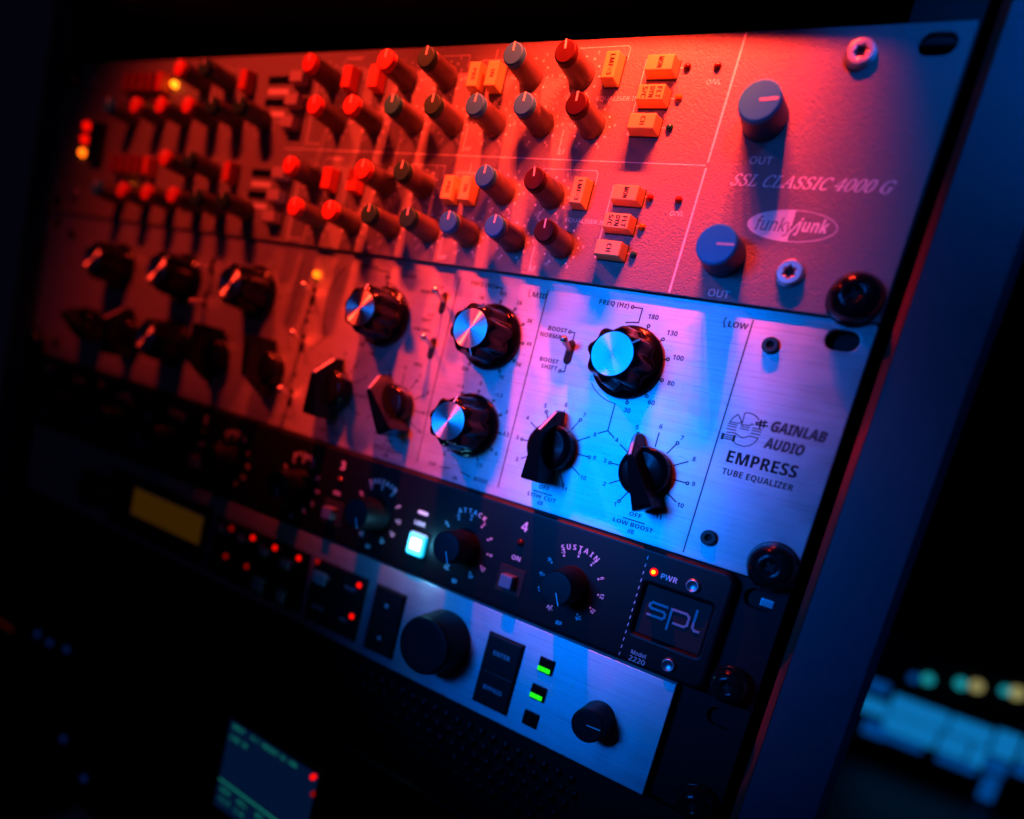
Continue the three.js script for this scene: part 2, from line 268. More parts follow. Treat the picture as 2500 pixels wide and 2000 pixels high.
{
  const board_mat = std({ name: 'black_laminate', color: rgb(0.045, 0.06, 0.09), map: grain, roughness: 0.5, roughnessMap: dust });
  const board = (() => { const s = new THREE.Shape(); s.moveTo(-13, -400); s.lineTo(13, -400); s.lineTo(13, -2.4); s.lineTo(10.6, 0); s.lineTo(-10.6, 0); s.lineTo(-13, -2.4); s.closePath(); const g = new THREE.ExtrudeGeometry(s, { depth: 720, bevelEnabled: false }); g.rotateX(-Math.PI / 2); g.scale(1, 1, -1); const i = g.index; const n = g.toNonIndexed ? (g.index ? g.toNonIndexed() : g) : g; const p = n.attributes.position.array; for (let k = 0; k < p.length; k += 9) for (let c = 0; c < 3; c++) { const t = p[k + c]; p[k + c] = p[k + 3 + c]; p[k + 3 + c] = t; } n.computeVertexNormals(); return n; })();
  put('side_board', board, board_mat, rack, 500, 560, 0.5);
  put('side_board', board, board_mat, rack, -17.4, 560, 0.5);
  const edge_light_paint = std({ name: 'painted_red_edge_light', color: rgb(0.6, 0.035, 0.025), roughness: 0.4 }), edge_light_shape = (() => { const g = new THREE.BoxGeometry(3.2, 700, 0.6); g.rotateY(rad(-45)); return g; })();  // added strips: their red colour stands for red light caught by the board edge
  put('painted_edge_light', edge_light_shape, edge_light_paint, rack, 488.1, 210, -0.7); put('painted_edge_light', edge_light_shape, edge_light_paint, rack, -29.3, 210, -0.7);
  put('mounting_rail', plain(20, 690, 2), M.black_metal, rack, 473, 215, -8);
  put('mounting_rail', plain(20, 690, 2), M.black_metal, rack, 9.6, 215, -8);
  put('back_panel', plain(517, 690, 6), M.black_matt, rack, MID, 215, -400);
  put('top_board', plain(549, 18, 400), M.black_matt, rack, MID, -104, -400);
}

{ // an added board, set askew so that its edge casts a shadow band below
  const o = thing('added_shadow_board', 'black board added askew above the upper unit to cast a shadow band', 'board', MID, -25, 0);
  const b = put('board', box(452, 10, 230, 1.5), M.black_matt, o, MID, -30, 0); b.position.z = 0.0195 - 0.23; b.position.y = 0.005; o.rotation.y = rad(-2.0);
}
// ---------------------------------------------------------------- upper unit: two-channel equaliser strip with red, green and blue knobs
{
  const H = 88.5, Z = 1.5, unit = thing('channel_strip', 'grey two-channel equaliser with coloured knobs at the top of the rack', 'audio processor', MID, H, 0);
  unit.position.z += Z * MM;
  const print = srgb(printed(482.6, H, 'rgb(120,120,123)', (g) => {
    for (let k = 0; k < 900; k++) { g.fillStyle = rnd() > 0.45 ? 'rgba(60,60,64,' + (0.2 + 0.5 * rnd()) + ')' : 'rgba(200,200,205,' + (0.15 + 0.4 * rnd()) + ')'; dot(g, rnd() * 482, rnd() * H, 0.06 + 0.12 * rnd() * rnd()); }
    for (let k = 0; k < 26; k++) { g.strokeStyle = 'rgba(190,190,196,' + (0.15 + 0.25 * rnd()) + ')'; const x = rnd() * 482, y = rnd() * H, t = rnd() * 6.28, n = 2 + 9 * rnd(); line(g, [[x, y], [x + n * Math.cos(t), y + n * Math.sin(t)]], 0.07); }
    g.fillStyle = g.strokeStyle = 'rgba(238,238,240,1)';
    line(g, [[415.7, 0.8], [415.1, 42.6]], 0.75); line(g, [[415.0, 45.1], [414.4, 87.6]], 0.75); line(g, [[205, 44.2], [414.4, 43.9]], 0.4);
    text(g, 'OUT', 432.6, 41.8, 3.5, { width: 7.6 }); text(g, 'OUT', 431.6, 86.3, 3.5, { width: 7.6 });
    text(g, 'SSL CLASSIC 4000 G', 450, 47.9, 5.4, { family: 'serif', slant: 0.42, width: 49.5 });
    g.save(); g.beginPath(); g.ellipse(448.4, 61.8, 14.1, 5.1, 0, 0, 7); g.clip(); g.fillRect(434, 56, 14.6, 12);
    g.fillStyle = 'rgb(120,120,123)'; text(g, 'funky', 443.2, 61.4, 6.0, { slant: 0.14, width: 12.2 }); g.restore();
    g.lineWidth = 0.28; g.beginPath(); g.ellipse(448.4, 61.8, 14.0, 5.0, 0, 0, 7); g.stroke();
    text(g, '/', 449.3, 62.4, 7.2, { slant: 0.25 }); text(g, 'junk', 455.0, 61.9, 5.8, { font: 'bold', slant: 0.14, width: 9.4 });
    for (const d of [0, 44.45]) {
      text(g, 'O/VL', 409.2, 16.5 + d, 2.3, { width: 5.2 }); text(g, 'EQUALISER IN', 374.8, 21.8 + d, 2.2, { width: 17.4 }); 
      text(g, 'LF', 357.6, 41.6 + d, 2.6); text(g, 'LMF', 313, 41.6 + d, 2.4); text(g, 'HMF', 271, 41.6 + d, 2.4); text(g, 'FILTERS', 224, 41.8 + d, 2.2); text(g, 'HF', 262, 5.2 + d, 2.2); text(g, 'DYNAMICS', 240, 3.6 + d, 2.2);
      line(g, [[382.5, 8 + d], [382.5, 34.2 + d], [385, 34.2 + d]], 0.35); for (const y of [11.2, 21.6, 31.6]) line(g, [[383, y + d], [397.5, y + d]], 0.35);
      line(g, [[350.5, 10 + d], [350.5, 4.2 + d], [351.5, 3.2 + d], [374, 3.0 + d], [375, 4.0 + d], [375, 8 + d]], 0.3);
      line(g, [[357, 16 + d], [354, 22 + d], [362, 28 + d]], 0.3); line(g, [[356, 33 + d], [356, 42.2 + d]], 0.3);
      line(g, [[311, 8 + d], [311, 6.4 + d], [324, 6.4 + d], [324, 8 + d]], 0.3); line(g, [[317, 6.4 + d], [317, 2.4 + d]], 0.3);
      line(g, [[285, 8 + d], [285, 4 + d], [304, 4 + d], [304, 9 + d]], 0.3); line(g, [[311, 33 + d], [311, 42.2 + d]], 0.3); line(g, [[268, 24 + d], [268, 42.2 + d]], 0.3); line(g, [[219, 12 + d], [219, 42.4 + d]], 0.5);
      for (const [X, Y] of [[229, 13.5], [274, 13.5], [295, 13.5], [336, 13.5], [358, 13.5], [237.5, 31.6], [259.5, 31.6], [281.7, 31.6], [303, 31.6], [324, 31.6], [345.5, 31.6], [367.5, 31.6], [136, 13.5], [156, 13.5], [103, 31.6], [125, 31.6], [148, 31.6], [166.5, 31.6], [187.5, 31.6]])
        for (let k = 0; k < 11; k++) { const a = -150 + 30 * k; dot(g, ...pol(X, Y + d, 7.2, a), 0.42); if (k % 2 === 0) text(g, ['15', '12', '9', '0', '6', '3'][k / 2], ...pol(X, Y + d, 9.2, a), 1.6); }
      for (const y of [12.2, 22.8]) { g.fillRect(186, y + 4.2 + d, 14, 2.2); }
    }
  }));
  const skin = (map) => std({ name: 'grey_wrinkle_paint', map, roughness: 0.52, bumpMap: wrinkle, bumpScale: 0.00022 });
  put('faceplate', plate(482.6, H, 3, [ear(8.7, 6.35, H), ear(473.9, 6.35, H), ear(8.7, 82.5, H), ear(473.9, 82.5, H)], 0.35), print.map(skin), unit, 0, H, 0);
  put('chassis', plain(436, 86, 250), M.black_metal, unit, MID, 44.2, -254);
  const button_print = (rows, w, h, turn) => { const c = document.createElement('canvas'); c.width = 256; c.height = Math.round((256 * h) / w); const g = c.getContext('2d'), s = 256 / w; g.fillStyle = 'rgb(212,188,106)'; g.fillRect(0, 0, 256, c.height); g.scale(s, s); g.translate(w / 2, h / 2); g.rotate(rad(turn)); const room = (turn ? h : w) * (w > h ? 0.9 : 0.86); g.fillStyle = 'rgb(10,8,12)'; g.textBaseline = 'middle'; rows.forEach((r, i) => [-0.09, 0.09].forEach((e) => text(g, r, e, (i - (rows.length - 1) / 2) * 2.7, 2.6, { font: 'bold', width: Math.min(room, r.length * 1.65) }))); const t = new THREE.CanvasTexture(c); t.colorSpace = THREE.SRGBColorSpace; return t; };
  const shell = (w, h, d) => { const s = new THREE.Shape(); s.moveTo(-w / 2, -h / 2); s.lineTo(w / 2, -h / 2); s.lineTo(w / 2, h / 2); s.lineTo(-w / 2, h / 2); s.closePath(); const g = new RoundedBoxGeometry(w, h, d, 3, 0.35), p = g.attributes.position; g.translate(0, 0, d / 2); for (let i = 0; i < p.count; i++) { const k = 1 + 0.13 * (1 - p.getZ(i) / d); p.setXY(i, p.getX(i) * k, p.getY(i) * k); } return g; };
  const face = (w, h) => { const g = new THREE.PlaneGeometry(w - 0.8, h - 0.8); return g; };
  const tall = shell(5.2, 9.5, 6), wide = shell(9.9, 5.3, 6), wide_small = shell(8.4, 5.0, 5.2), tall_face = face(5.2, 9.5), wide_face = face(9.9, 5.3);
  const face_mat = (rows, w, h, turn) => std({ name: 'printed_cream_plastic', map: button_print(rows, w, h, turn), roughness: 0.45 });
  const fm = { PRE: face_mat(['PRE'], 4.4, 8.7, 90), IN: face_mat(['IN'], 4.4, 8.7, 90), LMF: face_mat(['LMF÷3'], 4.4, 8.7, 90), MON: face_mat(['MON'], 9.1, 4.5, 90), FLT: face_mat(['FLT', 'DYN', 'S/C'], 9.1, 4.5, 90), CH: face_mat(['CH'], 9.1, 4.5, 90) };
  fm.FLT = face_mat(['FLT', 'DYN', 'S/C'], 9.1, 4.5, 90);
  const collar_t = plain(6.4, 10.9, 0.5), collar_w = plain(11.3, 6.6, 0.5);
  const button = (X, Y, kind, mat = M.cream) => {
    const isTall = ['PRE', 'IN', 'LMF', 'tall'].includes(kind), o = put('push_button', isTall ? tall : kind === 'small' ? wide_small : wide, mat, unit, X, Y, 0.1);
    if (fm[kind]) sub('printed_face', isTall ? tall_face : wide_face, fm[kind], o, 0, 0, 6.03);
    sub('surround', isTall ? collar_t : collar_w, M.black_matt, o, 0, 0, -0.05);
    return o;
  };
  const dark_red = std({ name: 'dark_red_plastic', color: rgb(0.2, 0.02, 0.02), roughness: 0.45 }), red_btn = std({ name: 'red_button_plastic', color: rgb(0.55, 0.06, 0.03), roughness: 0.45 }), grey_btn = std({ name: 'grey_button_plastic', color: rgb(0.4, 0.36, 0.38), roughness: 0.5 });
  const slot = plain(16, 3.6, 0.3), led_spots = [[398.5, 11.2], [398.4, 21.6], [398.0, 31.6], [409.2, 11.2]];
  [0, 44.45].forEach((d, ch) => {
    for (const [X, Y, c, t = 0] of [[136, 13.5, 'red'], [156, 13.5, 'green'], [229, 13.5, 'red'], [273.6, 13.5, 'red', 4], [295, 13.2, 'green', 3], [336, 13.2, 'blue'], [358, 13.2, 'brown', -8], [78, 31.6, 'blue'], [103, 31.6, 'red'], [125, 31.6, 'red'], [147.5, 31.6, 'red'], [166.5, 31.6, 'green'], [187, 31.6, 'green'], [237.3, 31.6, 'red'], [259.4, 31.6, 'red'], [282.3, 31.4, ch ? 'green' : 'teal', 2], [303.4, 31.4, 'green'], [324, 31.4, 'blue', 2], [345.7, 31.2, 'blue', 2], [367.6, 31.2, 'brown', -3]]) ssl_knob(unit, X, Y + d, c, -t);
    for (const X of [72.5, 80.2, 87.8, 95.4]) button(X, 14 + d, 'tall', dark_red);
    button(104, 14 + d, 'tall', red_btn);
    for (const X of [172.6, 242.6, 258.6]) button(X, 14.2 + d, 'tall', red_btn);
    button(312, 14.7 + d, 'PRE'); button(320.8, 14.5 + d, 'IN'); button(371.4, 12.5 + d, 'LMF');
    button(390.2, 12.3 + d, 'MON'); button(389.8, 22.3 + d, 'FLT'); button(389.3, 32.0 + d, 'CH');
    for (const Y of [13.0, 23.6, 33.8]) button(209.3 - (Y - 13) * 0.05, Y + d, 'small', grey_btn);
    for (const Y of [12.2, 22.8]) put('meter_slot', slot, M.black_gloss, unit, 193, Y + d, 0.05);
    led_spots.forEach(([X, Y], i) => put_led(unit, ch ? [M.led_off.red, M.led_off.amber, M.led_off.green, M.led_off.red][i] : [M.led_off.dark, M.led_off.amber, M.led_off.green, M.led_off.dark][i], X - (ch ? 0.6 : 0), Y + d + (ch ? 0.4 : 0), 1.35, 0.5));
  });
  put_led(unit, M.led_on.yellow, 111.2, 13.6, 1.7, 2); put_led(unit, M.led_on.orange, 86.8, 69.4, 1.5, 2, 'led');
  // power switch and its three lamps
  put('power_switch', box(13, 23, 3.5, 0.8), M.black_gloss, unit, 46.5, 46.5, 0.05);
  put_led(unit, M.led_on.red, 31.4, 36.4, 2.6, 1, 'power_led'); put_led(unit, M.led_on.red, 31.2, 44.2, 2.6, 1, 'power_led'); put_led(unit, M.led_on.orange, 30.8, 52.0, 2.3, 1, 'power_led');
  // output knobs
  const out_body = lathe([[7.25, 0], [7.35, 0.5], [7.2, 1.0], [6.75, 11.2], [6.6, 11.4], [0.01, 11.4]], 56), out_cap = lathe([[6.65, 0], [6.72, 0.2], [6.6, 1.6], [6.35, 2.0], [5.9, 2.15], [0.01, 2.15]], 56), out_line = plain(5.6, 0.7, 0.14);
  for (const [X, Y, t] of [[430.3, 28.6, 5], [429.8, 73.6, 2]]) { const o = put('output_knob', out_body, M.steel_blue_side, unit, X, Y, 0.05, t); sub('cap', out_cap, M.steel_blue, o, 0, 0, 11.4); sub('pointer_line', out_line, M.white, o, 3.0, 0, 13.5); }
  torx_screw(unit, 453.6, 8.9, 10); torx_screw(unit, 452.6, 76.9, 32); torx_screw(unit, 31.0, 10.5, 0, 0.8); torx_screw(unit, 29.0, 76.6, 0, 0.8);
  rack_screw(unit, 473.9, 82.6); rack_screw(unit, 8.7, 6.4);
}

// ---------------------------------------------------------------- second unit: brushed tube equaliser
const half_metal = (W, H, dark, draw, name, o = {}) => {
  const color = srgb(printed(W, H, o.base ?? 'rgb(206,206,209)', (g) => { for (let k = 0; k < 5200; k++) { const l = rnd() > 0.5; g.strokeStyle = 'rgba(' + (l ? '255,255,255,' : '70,70,76,') + (0.04 + 0.16 * rnd() * rnd()).toFixed(3) + ')'; const x = rnd() * W, y = rnd() * H, n = 6 + 70 * rnd() * rnd(); line(g, [[x - n, y], [x + n, y + (rnd() - 0.5) * 0.1]], 0.05 + 0.12 * rnd()); } g.fillStyle = g.strokeStyle = dark; draw(g); }));
  const metal = printed(W, H, 'rgb(255,255,255)', (g) => { g.fillStyle = g.strokeStyle = 'rgb(0,0,0)'; draw(g, true); });
  return [0, 1].map((i) => phy({ name, map: color[i], metalnessMap: metal[i], specularIntensity: 0.5, metalness: o.metalness ?? 0.68, roughness: o.roughness ?? 0.5, roughnessMap: brushed_rough, bumpMap: brushed, bumpScale: 0.00003, anisotropy: 0.8, anisotropyRotation: Math.PI / 2 }));
};
{
  const H = 88.5, T = 88.9, unit = thing('tube_equaliser', 'brushed aluminium tube equaliser with black pointer and fluted knobs', 'equaliser', MID, T + H, 0);
  const draw = (g, mask) => {
    g.translate(0, -T); const text = (g, s, x, y, size, o = {}) => print_text(g, s, x, y, size, { font: 'bold', ...o });
    const fl = g.fillStyle;
    for (const X of [445.2, 366, 323.5]) line(g, [[X, 93], [X, X > 400 ? 176 : 173.5]], 0.42);
    const head = (s, x) => { text(g, s, x, 94.8, 2.7, { align: 'left', width: 7.0 }); g.lineWidth = 0.32; g.beginPath(); g.arc(x + 0.8, 94.7, 2.2, rad(150), rad(215)); g.stroke(); line(g, [[x - 1.1, 95.8], [x - 0.7, 96.6]], 0.42); };
    head('LOW', 437.2); head('MID', 359.2); head('HIGH', 293.8);
    // low frequency dial
    const freq = (cx, cy, labels, a0, xl) => {
      labels.forEach((s, i) => { const a = a0 + 30 * i, [rx, ry] = pol(cx, cy, 14.8, a); ring(g, rx, ry, 0.5, 0.42); line(g, [pol(cx, cy, 12.6, a), pol(cx, cy, 14.3, a)], 0.42); const [tx, ty] = pol(cx, cy, 18.0, a); text(g, s, tx + (a > 40 && a < 130 ? 0.4 : 0), ty, 2.5); });
    };
    freq(406, 114.6, ['180', '130', '100', '80', '60', '30'], 15);
    text(g, 'FREQ (Hz)', 394.4, 94.6, 2.55, { width: 12.4 }); ring(g, 401.9, 94.5, 0.5, 0.42); line(g, [[402.5, 94.5], [405.8, 94.5], [405.8, 99.7], [403.6, 99.9], [401, 100.4]], 0.42);
    g.lineWidth = 0.3; g.beginPath(); g.arc(406, 114.6, 15.6, rad(92), rad(140)); g.stroke(); line(g, [[405.4, 130.2], [405.5, 140.6], [402, 142.4]], 0.42); line(g, [[405.5, 140.6], [408.6, 142.6]], 0.42);
    text(g, 'BOOST', 374.2, 107.4, 2.3, { width: 8.6 }); text(g, 'NORMAL', 372.6, 110.2, 2.3, { width: 11.0 }); ring(g, 379.7, 107.2, 0.5, 0.42); line(g, [[380.2, 107.2], [381.8, 107.2], [381.8, 110.4]], 0.42);
    text(g, 'BOOST', 374, 119.6, 2.3, { width: 8.6 }); text(g, 'SHIFT', 374.8, 122.2, 2.3, { width: 7.2 }); ring(g, 379.8, 122.5, 0.5, 0.42); line(g, [[380.3, 122.5], [381.8, 122.5], [381.8, 119.0]], 0.42);
    // stepped dials
    const steps = (cx, cy, name) => {
      for (let n = 1; n <= 11; n++) { const a = 180 + 30 * n, odd = [1, 3, 5, 7, 9, 11].includes(n), [tx, ty] = pol(cx, cy, 17.1, a); line(g, [pol(cx, cy, 9.9, a), pol(cx, cy, odd ? 14.4 : 15.0, a)], 0.42); if (odd) ring(g, ...pol(cx, cy, 15.0, a), 0.5, 0.42); text(g, String(n), tx, ty, 2.35); }
      text(g, 'OFF', cx, 168.5, 2.3, { width: 5.0 }); line(g, [[cx - 4.1, 170.4], [cx + 4.1, 170.4]], 0.42); text(g, name, cx, 172.4, 2.4, { width: name.length > 8 ? 16 : 13 }); text(g, 'dB', cx, 174.9, 2.2);
    };
    steps(424.7, 152, 'LOW BOOST'); steps(386.1, 152, 'LOW CUT'); steps(306.2, 152, 'HIGH BOOST'); steps(270, 152, 'HIGH CUT');
    // mid dials
    const dial = (cx, cy, list) => list.forEach(([s, a]) => { ring(g, ...pol(cx, cy, 14.8, a), 0.45, 0.42); line(g, [pol(cx, cy, 12.8, a), pol(cx, cy, 14.3, a)], 0.42); text(g, s, ...pol(cx, cy, 17.6, a), 2.2); });
    dial(346, 114.8, [['1K', -33], ['1K5', 0], ['2K', 30], ['3K', 60], ['4K', 90], ['5K', 120], ['7K', 150], ['200', 212], ['700', -60]]);
    dial(346, 152, [['-1.5', -33], ['0', 0], ['+1.5', 33], ['3', 60], ['4.5', 90], ['6', 120], ['7.5', 150], ['6', 212], ['4.5', -90]]);
    text(g, 'FREQ (Hz)', 335.5, 94.6, 2.5, { width: 12 }); ring(g, 342.4, 94.6, 0.45, 0.42); line(g, [[342.9, 94.6], [345.1, 94.6], [345.1, 96.4]], 0.42);
    text(g, 'CUT', 331.8, 172.6, 2.2); text(g, 'BOOST', 357.2, 173.2, 2.2); text(g, 'dB', 344.7, 175.0, 2.0); line(g, [[336, 172.6], [341, 171.8]], 0.42); line(g, [[347, 172], [352, 172.8]], 0.42);
    // high section
    text(g, 'FREQ (Hz)', 273, 94.3, 2.4, { width: 11 }); line(g, [[279, 94.8], [284.8, 94.9], [285, 99.6], [289, 100.2], [294.5, 103.2]], 0.5); dial(288.6, 114.8, [['10K', -12], ['8K', -45], ['16K', 190], ['20K', 215]]);
    text(g, 'CUT', 314.5, 98, 2.1); text(g, 'NORMAL', 309.4, 100.6, 2.1, { width: 9.4 }); text(g, 'CUT', 313, 110, 2.1); text(g, 'SHIFT', 311.6, 112.4, 2.1); text(g, 'SUB-PRES', 310, 116.8, 2.1, { width: 10 }); text(g, 'BELL', 312.6, 131.8, 2.1);
    line(g, [[258.9, 95.6], [254.2, 101.8], [252, 109], [252.4, 121], [255.1, 129.4], [247.4, 136.5]], 0.5); line(g, [[231, 95.9], [229.6, 108], [230, 120.3], [227.6, 128.6], [234.5, 139.4]], 0.4);
    text(g, 'MID', 242, 119, 2.3); text(g, 'BYPASS', 240.6, 171, 2.1); dot(g, 241.5, 123.5, 1.1); dot(g, 241, 150, 1.1);
    for (const [cx, cy] of [[85.6, 114.8], [145.6, 114.8], [204, 114.8], [145.4, 150.4]]) for (let k = 0; k < 11; k++) dot(g, ...pol(cx, cy, 16.2, -150 + 30 * k), 0.6);
    // maker's mark
    const P = (s, w = 0.3) => line(g, s, w);
    P([[447.6, 127.8], [448.2, 126.3], [449.5, 124.7], [450.1, 125.3], [451.4, 127], [450.5, 127.7], [447.6, 127.8]]); P([[451.7, 127.1], [451.5, 123.9], [452.6, 123.5], [454, 123.6], [455.4, 124.1], [456.6, 125]]); P([[451.7, 127.1], [451.4, 127.8], [453, 127.7], [454.3, 127.7], [454.8, 126.9], [455.4, 127.2]]);
    P([[456, 126.2], [459.4, 125.4]], 0.5); P([[456.1, 126.8], [459.8, 126.6]], 0.5); P([[457.4, 125.2], [457.6, 127.6]], 0.6); P([[458.6, 125], [458.7, 127.3]], 0.5);
    for (const y of [128.4, 129.2, 130.2]) { P([[447.3, y], [450.3, y]]); if (y < 130) P([[451.5, y], [454.4, y]]); P([[455.4, y - 0.2], [458.4, y - 0.2]]); }
    P([[447.6, 131.4], [450.4, 131.1], [451.2, 131.5], [452.5, 132.1], [453.8, 132], [454.5, 131.4], [455.3, 131.1], [458.1, 131.1]]); P([[458.1, 131.2], [457.5, 132.8], [456.2, 134.2], [454.2, 134.9], [452, 134.7], [450.2, 133.9]]);
    for (const y of [132.4, 133.1, 133.8]) { P([[446.6, y], [450.5, y - 0.2]]); ring(g, 446.6, y, 0.3, 0.3); ring(g, 450.5, y - 0.2, 0.3, 0.3); }
    const outlined = (s, x, y, size, w) => { g.save(); g.translate(x, y); g.transform(1, 0, -0.12, 1, 0, 0); g.font = 'bold ' + size + 'px sans-serif'; g.textAlign = 'left'; const m = g.measureText(s).width; g.scale(w / m, 1); g.lineWidth = 0.42; g.strokeText(s, 0, 0); g.fillText(s, 0, 0); if (!mask) { const k = g.strokeStyle; g.strokeStyle = 'rgba(200,200,206,0.8)'; g.lineWidth = 0.16; g.strokeText(s, 0, 0); g.strokeStyle = k; } g.restore(); };
    outlined('GAINLAB', 460.9, 126.4, 4.7, 17.6); outlined('AUDIO', 460.9, 132.2, 4.7, 12.4);
    text(g, 'EMPRESS', 461.5, 139.8, 5.7, { width: 23.8 }); text(g, 'EMPRESS', 461.62, 139.8, 5.7, { width: 23.8 }); text(g, 'TUBE EQUALIZER', 461.7, 144.2, 2.9, { width: 23.6 });
    g.fillStyle = fl;
  };
  const mats = half_metal(482.6, H, 'rgb(16,14,22)', draw, 'brushed_aluminium');
  put('faceplate', plate(482.6, H, 3, [ear(8.7, 6.35, H), ear(473.9, 6.35, H), ear(8.7, 82.5, H), ear(473.9, 82.5, H)], 0.4, 1.4), mats, unit, 0, T + H, 0);
  put('chassis', plain(436, 86, 250), M.black_metal, unit, MID, T + 44.2, -254);
  for (const [X, Y, t] of [[85.6, 114.8, 30], [145.6, 114.8, -40], [204, 114.8, 20], [288.6, 114.8, -6], [346, 114.8, -164], [406, 114.6, -52], [346, 152, -6], [145.4, 150.4, 60]]) fluted_knob(unit, X, Y, t);
  for (const [X, Y, t] of [[424.7, 152, 27], [386.1, 152, 0], [306.2, 152, 34], [270, 152, -2], [224.5, 150.5, -170], [182.8, 150.5, 178], [107, 151.5, 6], [67, 151.5, 62]]) pointer_knob(unit, X, Y, t);
  for (const [X, Y, u] of [[318, 104.4, 1], [317.6, 124.1, 1], [381.7, 114.8, 1], [242.2, 111.5, 1], [241.4, 134.3, 1], [240.8, 161.6, 1], [165.7, 105.2, 0], [164.5, 123.6, 0]]) toggle(unit, X, Y, !!u);
  put_led(unit, M.led_on.orange, 242.2, 101.1, 1.7, 1.2, 'pilot_led');
  for (const [X, Y] of [[453.2, 100.4], [452.4, 168.4], [30, 100.4], [30, 168.4]]) hex_screw(unit, X, Y);
  rack_screw(unit, 474.9, 171.5, 40); rack_screw(unit, 8.7, 171.5, 10);
}

// ---------------------------------------------------------------- third unit: black four-channel transient processor
{
  const T = 177.8, H = 44.0, unit = thing('transient_processor', 'slim black four-channel unit with white lettering below the brushed equaliser', 'audio processor', MID, T + H, 0);
  const ch = [87.2, 185.4, 284.8, 383.2], PX = 466;
  const draw = (g) => {
    g.translate(0, -T); g.fillStyle = g.strokeStyle = 'rgb(226,226,232)';
    ch.forEach((X, i) => {
      text(g, String(i + 1), X + 0.2, 185.2, 5.4, { font: 'bold' }); text(g, 'ON', X, 198, 2.7, { font: 'bold', width: 4.4 });
      const sx = X + 25.3, ax = X - 24.6;
      arc_text(g, 'SUSTAIN', sx, 201.6, 15.6, 2.9, 9.4); arc_text(g, 'ATTACK', ax, 201.6, 15.9, 2.8, 9.4);
      const marks = (cx, list) => list.forEach(([s, a]) => { dot(g, ...pol(cx, 201.2, 11.6, a), 0.42); text(g, s, ...pol(cx, 201.2, 13.4, a), 2.1, { turn: a, font: 'bold' }); });
      marks(sx, [['-24', 206], ['-12', -118], ['-9', -90], ['-6', -60], ['-3', -30], ['0', 0], ['3', 30], ['6', 60], ['12', 90], ['18', 120], ['24', 150]]);
      marks(ax, [['-15', 206], ['-12', -118], ['-9', -90], ['-6', -60], ['-3', -30], ['0', 0], ['3', 30], ['6', 60], ['9', 90], ['12', 120], ['15', 150]]);
      text(g, 'dB', sx - 0.6, 216.9, 2.2, { font: 'bold', turn: 180 }); text(g, 'dB', ax - 0.6, 216.9, 2.2, { font: 'bold', turn: 180 });
    });
    for (const X of [136, 334.6]) { text(g, 'LINK', X - 0.4, 198.2, 2.7, { font: 'bold', width: 6 }); line(g, [[X - 2.0, 193.8], [X + 2.0, 193.8]], 1.7); }
    for (let y = 181.2; y < 221.6; y += 2.9) line(g, [[434.2, y], [434.1, y + 1.0]], 0.36);
    text(g, 'PWR', 443.6, 186, 2.9, { font: 'bold', width: 6.4 }); text(g, 'Model', 440.9, 217.2, 2.2, { width: 6.0 }); text(g, '2220', 441.0, 219.9, 2.6, { width: 6.4 });
  };
  const print = srgb(printed(PX, H, 'rgb(9,9,12)', draw));
  // the raised front panel has its own rounded end; the mounting ears lie behind it
  const skin = (map) => phy({ name: 'black_anodised_panel', map, roughness: 0.4, specularIntensity: 0.5 });
  const g0 = plate(PX, H, 5.2, [hole(448.4, H - (200.4 - T), 24.4, 18.6, 0.8)], 1.7, 4.5);
  put('front_panel', g0, print.map(skin), unit, 0, T + H, 2.2);
  put('mounting_plate', (() => { const s = rr(new THREE.Shape(), 0, 0, 482.6, 43.6, 0.6); s.holes.push(ear(473.9, 6.35, 43.6), ear(8.7, 6.35, 43.6), ear(8.7, 37.7, 43.6), ear(473.9, 37.7, 43.6)); const g = new THREE.ExtrudeGeometry(s, { depth: 2.4, bevelEnabled: true, bevelThickness: 0.3, bevelSize: 0.3, bevelOffset: -0.3, bevelSegments: 1 }); g.translate(0, 0, -6); return g; })(), M.black_metal, unit, 0, T + H - 0.2, 0);
  put('chassis', plain(436, 42, 200), M.black_metal, unit, MID, T + 22, -207);
  put('rail_nut', box(5.2, 3.6, 1.4, 0.9), M.zinc, unit, 476.4, 185.0, -5.9);
  const badge = put('badge_recess', plain(27, 20, 0.5), M.black_matt, unit, 448.6, 200.4, -0.6);
  { // three raised letters of the maker's badge
    const bar = (pts, w) => { const out = []; for (let i = 0; i + 1 < pts.length; i++) { const [x0, y0] = pts[i], [x1, y1] = pts[i + 1], L = Math.hypot(x1 - x0, y1 - y0), g = plain(L + w, w, 0.45); g.rotateZ(Math.atan2(y1 - y0, x1 - x0)); g.translate((x0 + x1) / 2, (y0 + y1) / 2, 0.001 * i); out.push(g); } return mergeGeometries(out); };
    const m = std({ name: 'steel_letter', color: rgb(0.26, 0.27, 0.32), roughness: 0.55, metalness: 0.2 });
    put('letter', bar([[6.2, 2.8], [0.8, 2.8], [0, 2.0], [0, 1.2], [0.8, 0.6], [5.4, 0.6], [6.2, -0.1], [6.2, -1.2], [5.4, -2], [0, -2]], 0.85), m, unit, 439.4, 199.9, -0.1);
    put('letter', bar([[0, -4.8], [0, 2.8], [5.6, 2.8], [6.6, 1.9], [6.6, -1], [5.6, -2], [1.8, -2]], 0.85), m, unit, 447.4, 199.9, -0.1);
    put('letter', bar([[0, 5.2], [0, -1.0], [0.9, -2], [2.4, -2]], 0.85), m, unit, 456.0, 199.9, -0.1);
  }
  const lit = std({ name: 'lit_white_button', color: rgb(0.5, 0.6, 0.7), emissive: rgb(4.2, 4.6, 3.6), emissiveIntensity: 1 }), glow = std({ name: 'lit_cyan_button', color: rgb(0.2, 0.4, 0.5), emissive: rgb(0.0, 0.62, 1.05), emissiveIntensity: 1 });
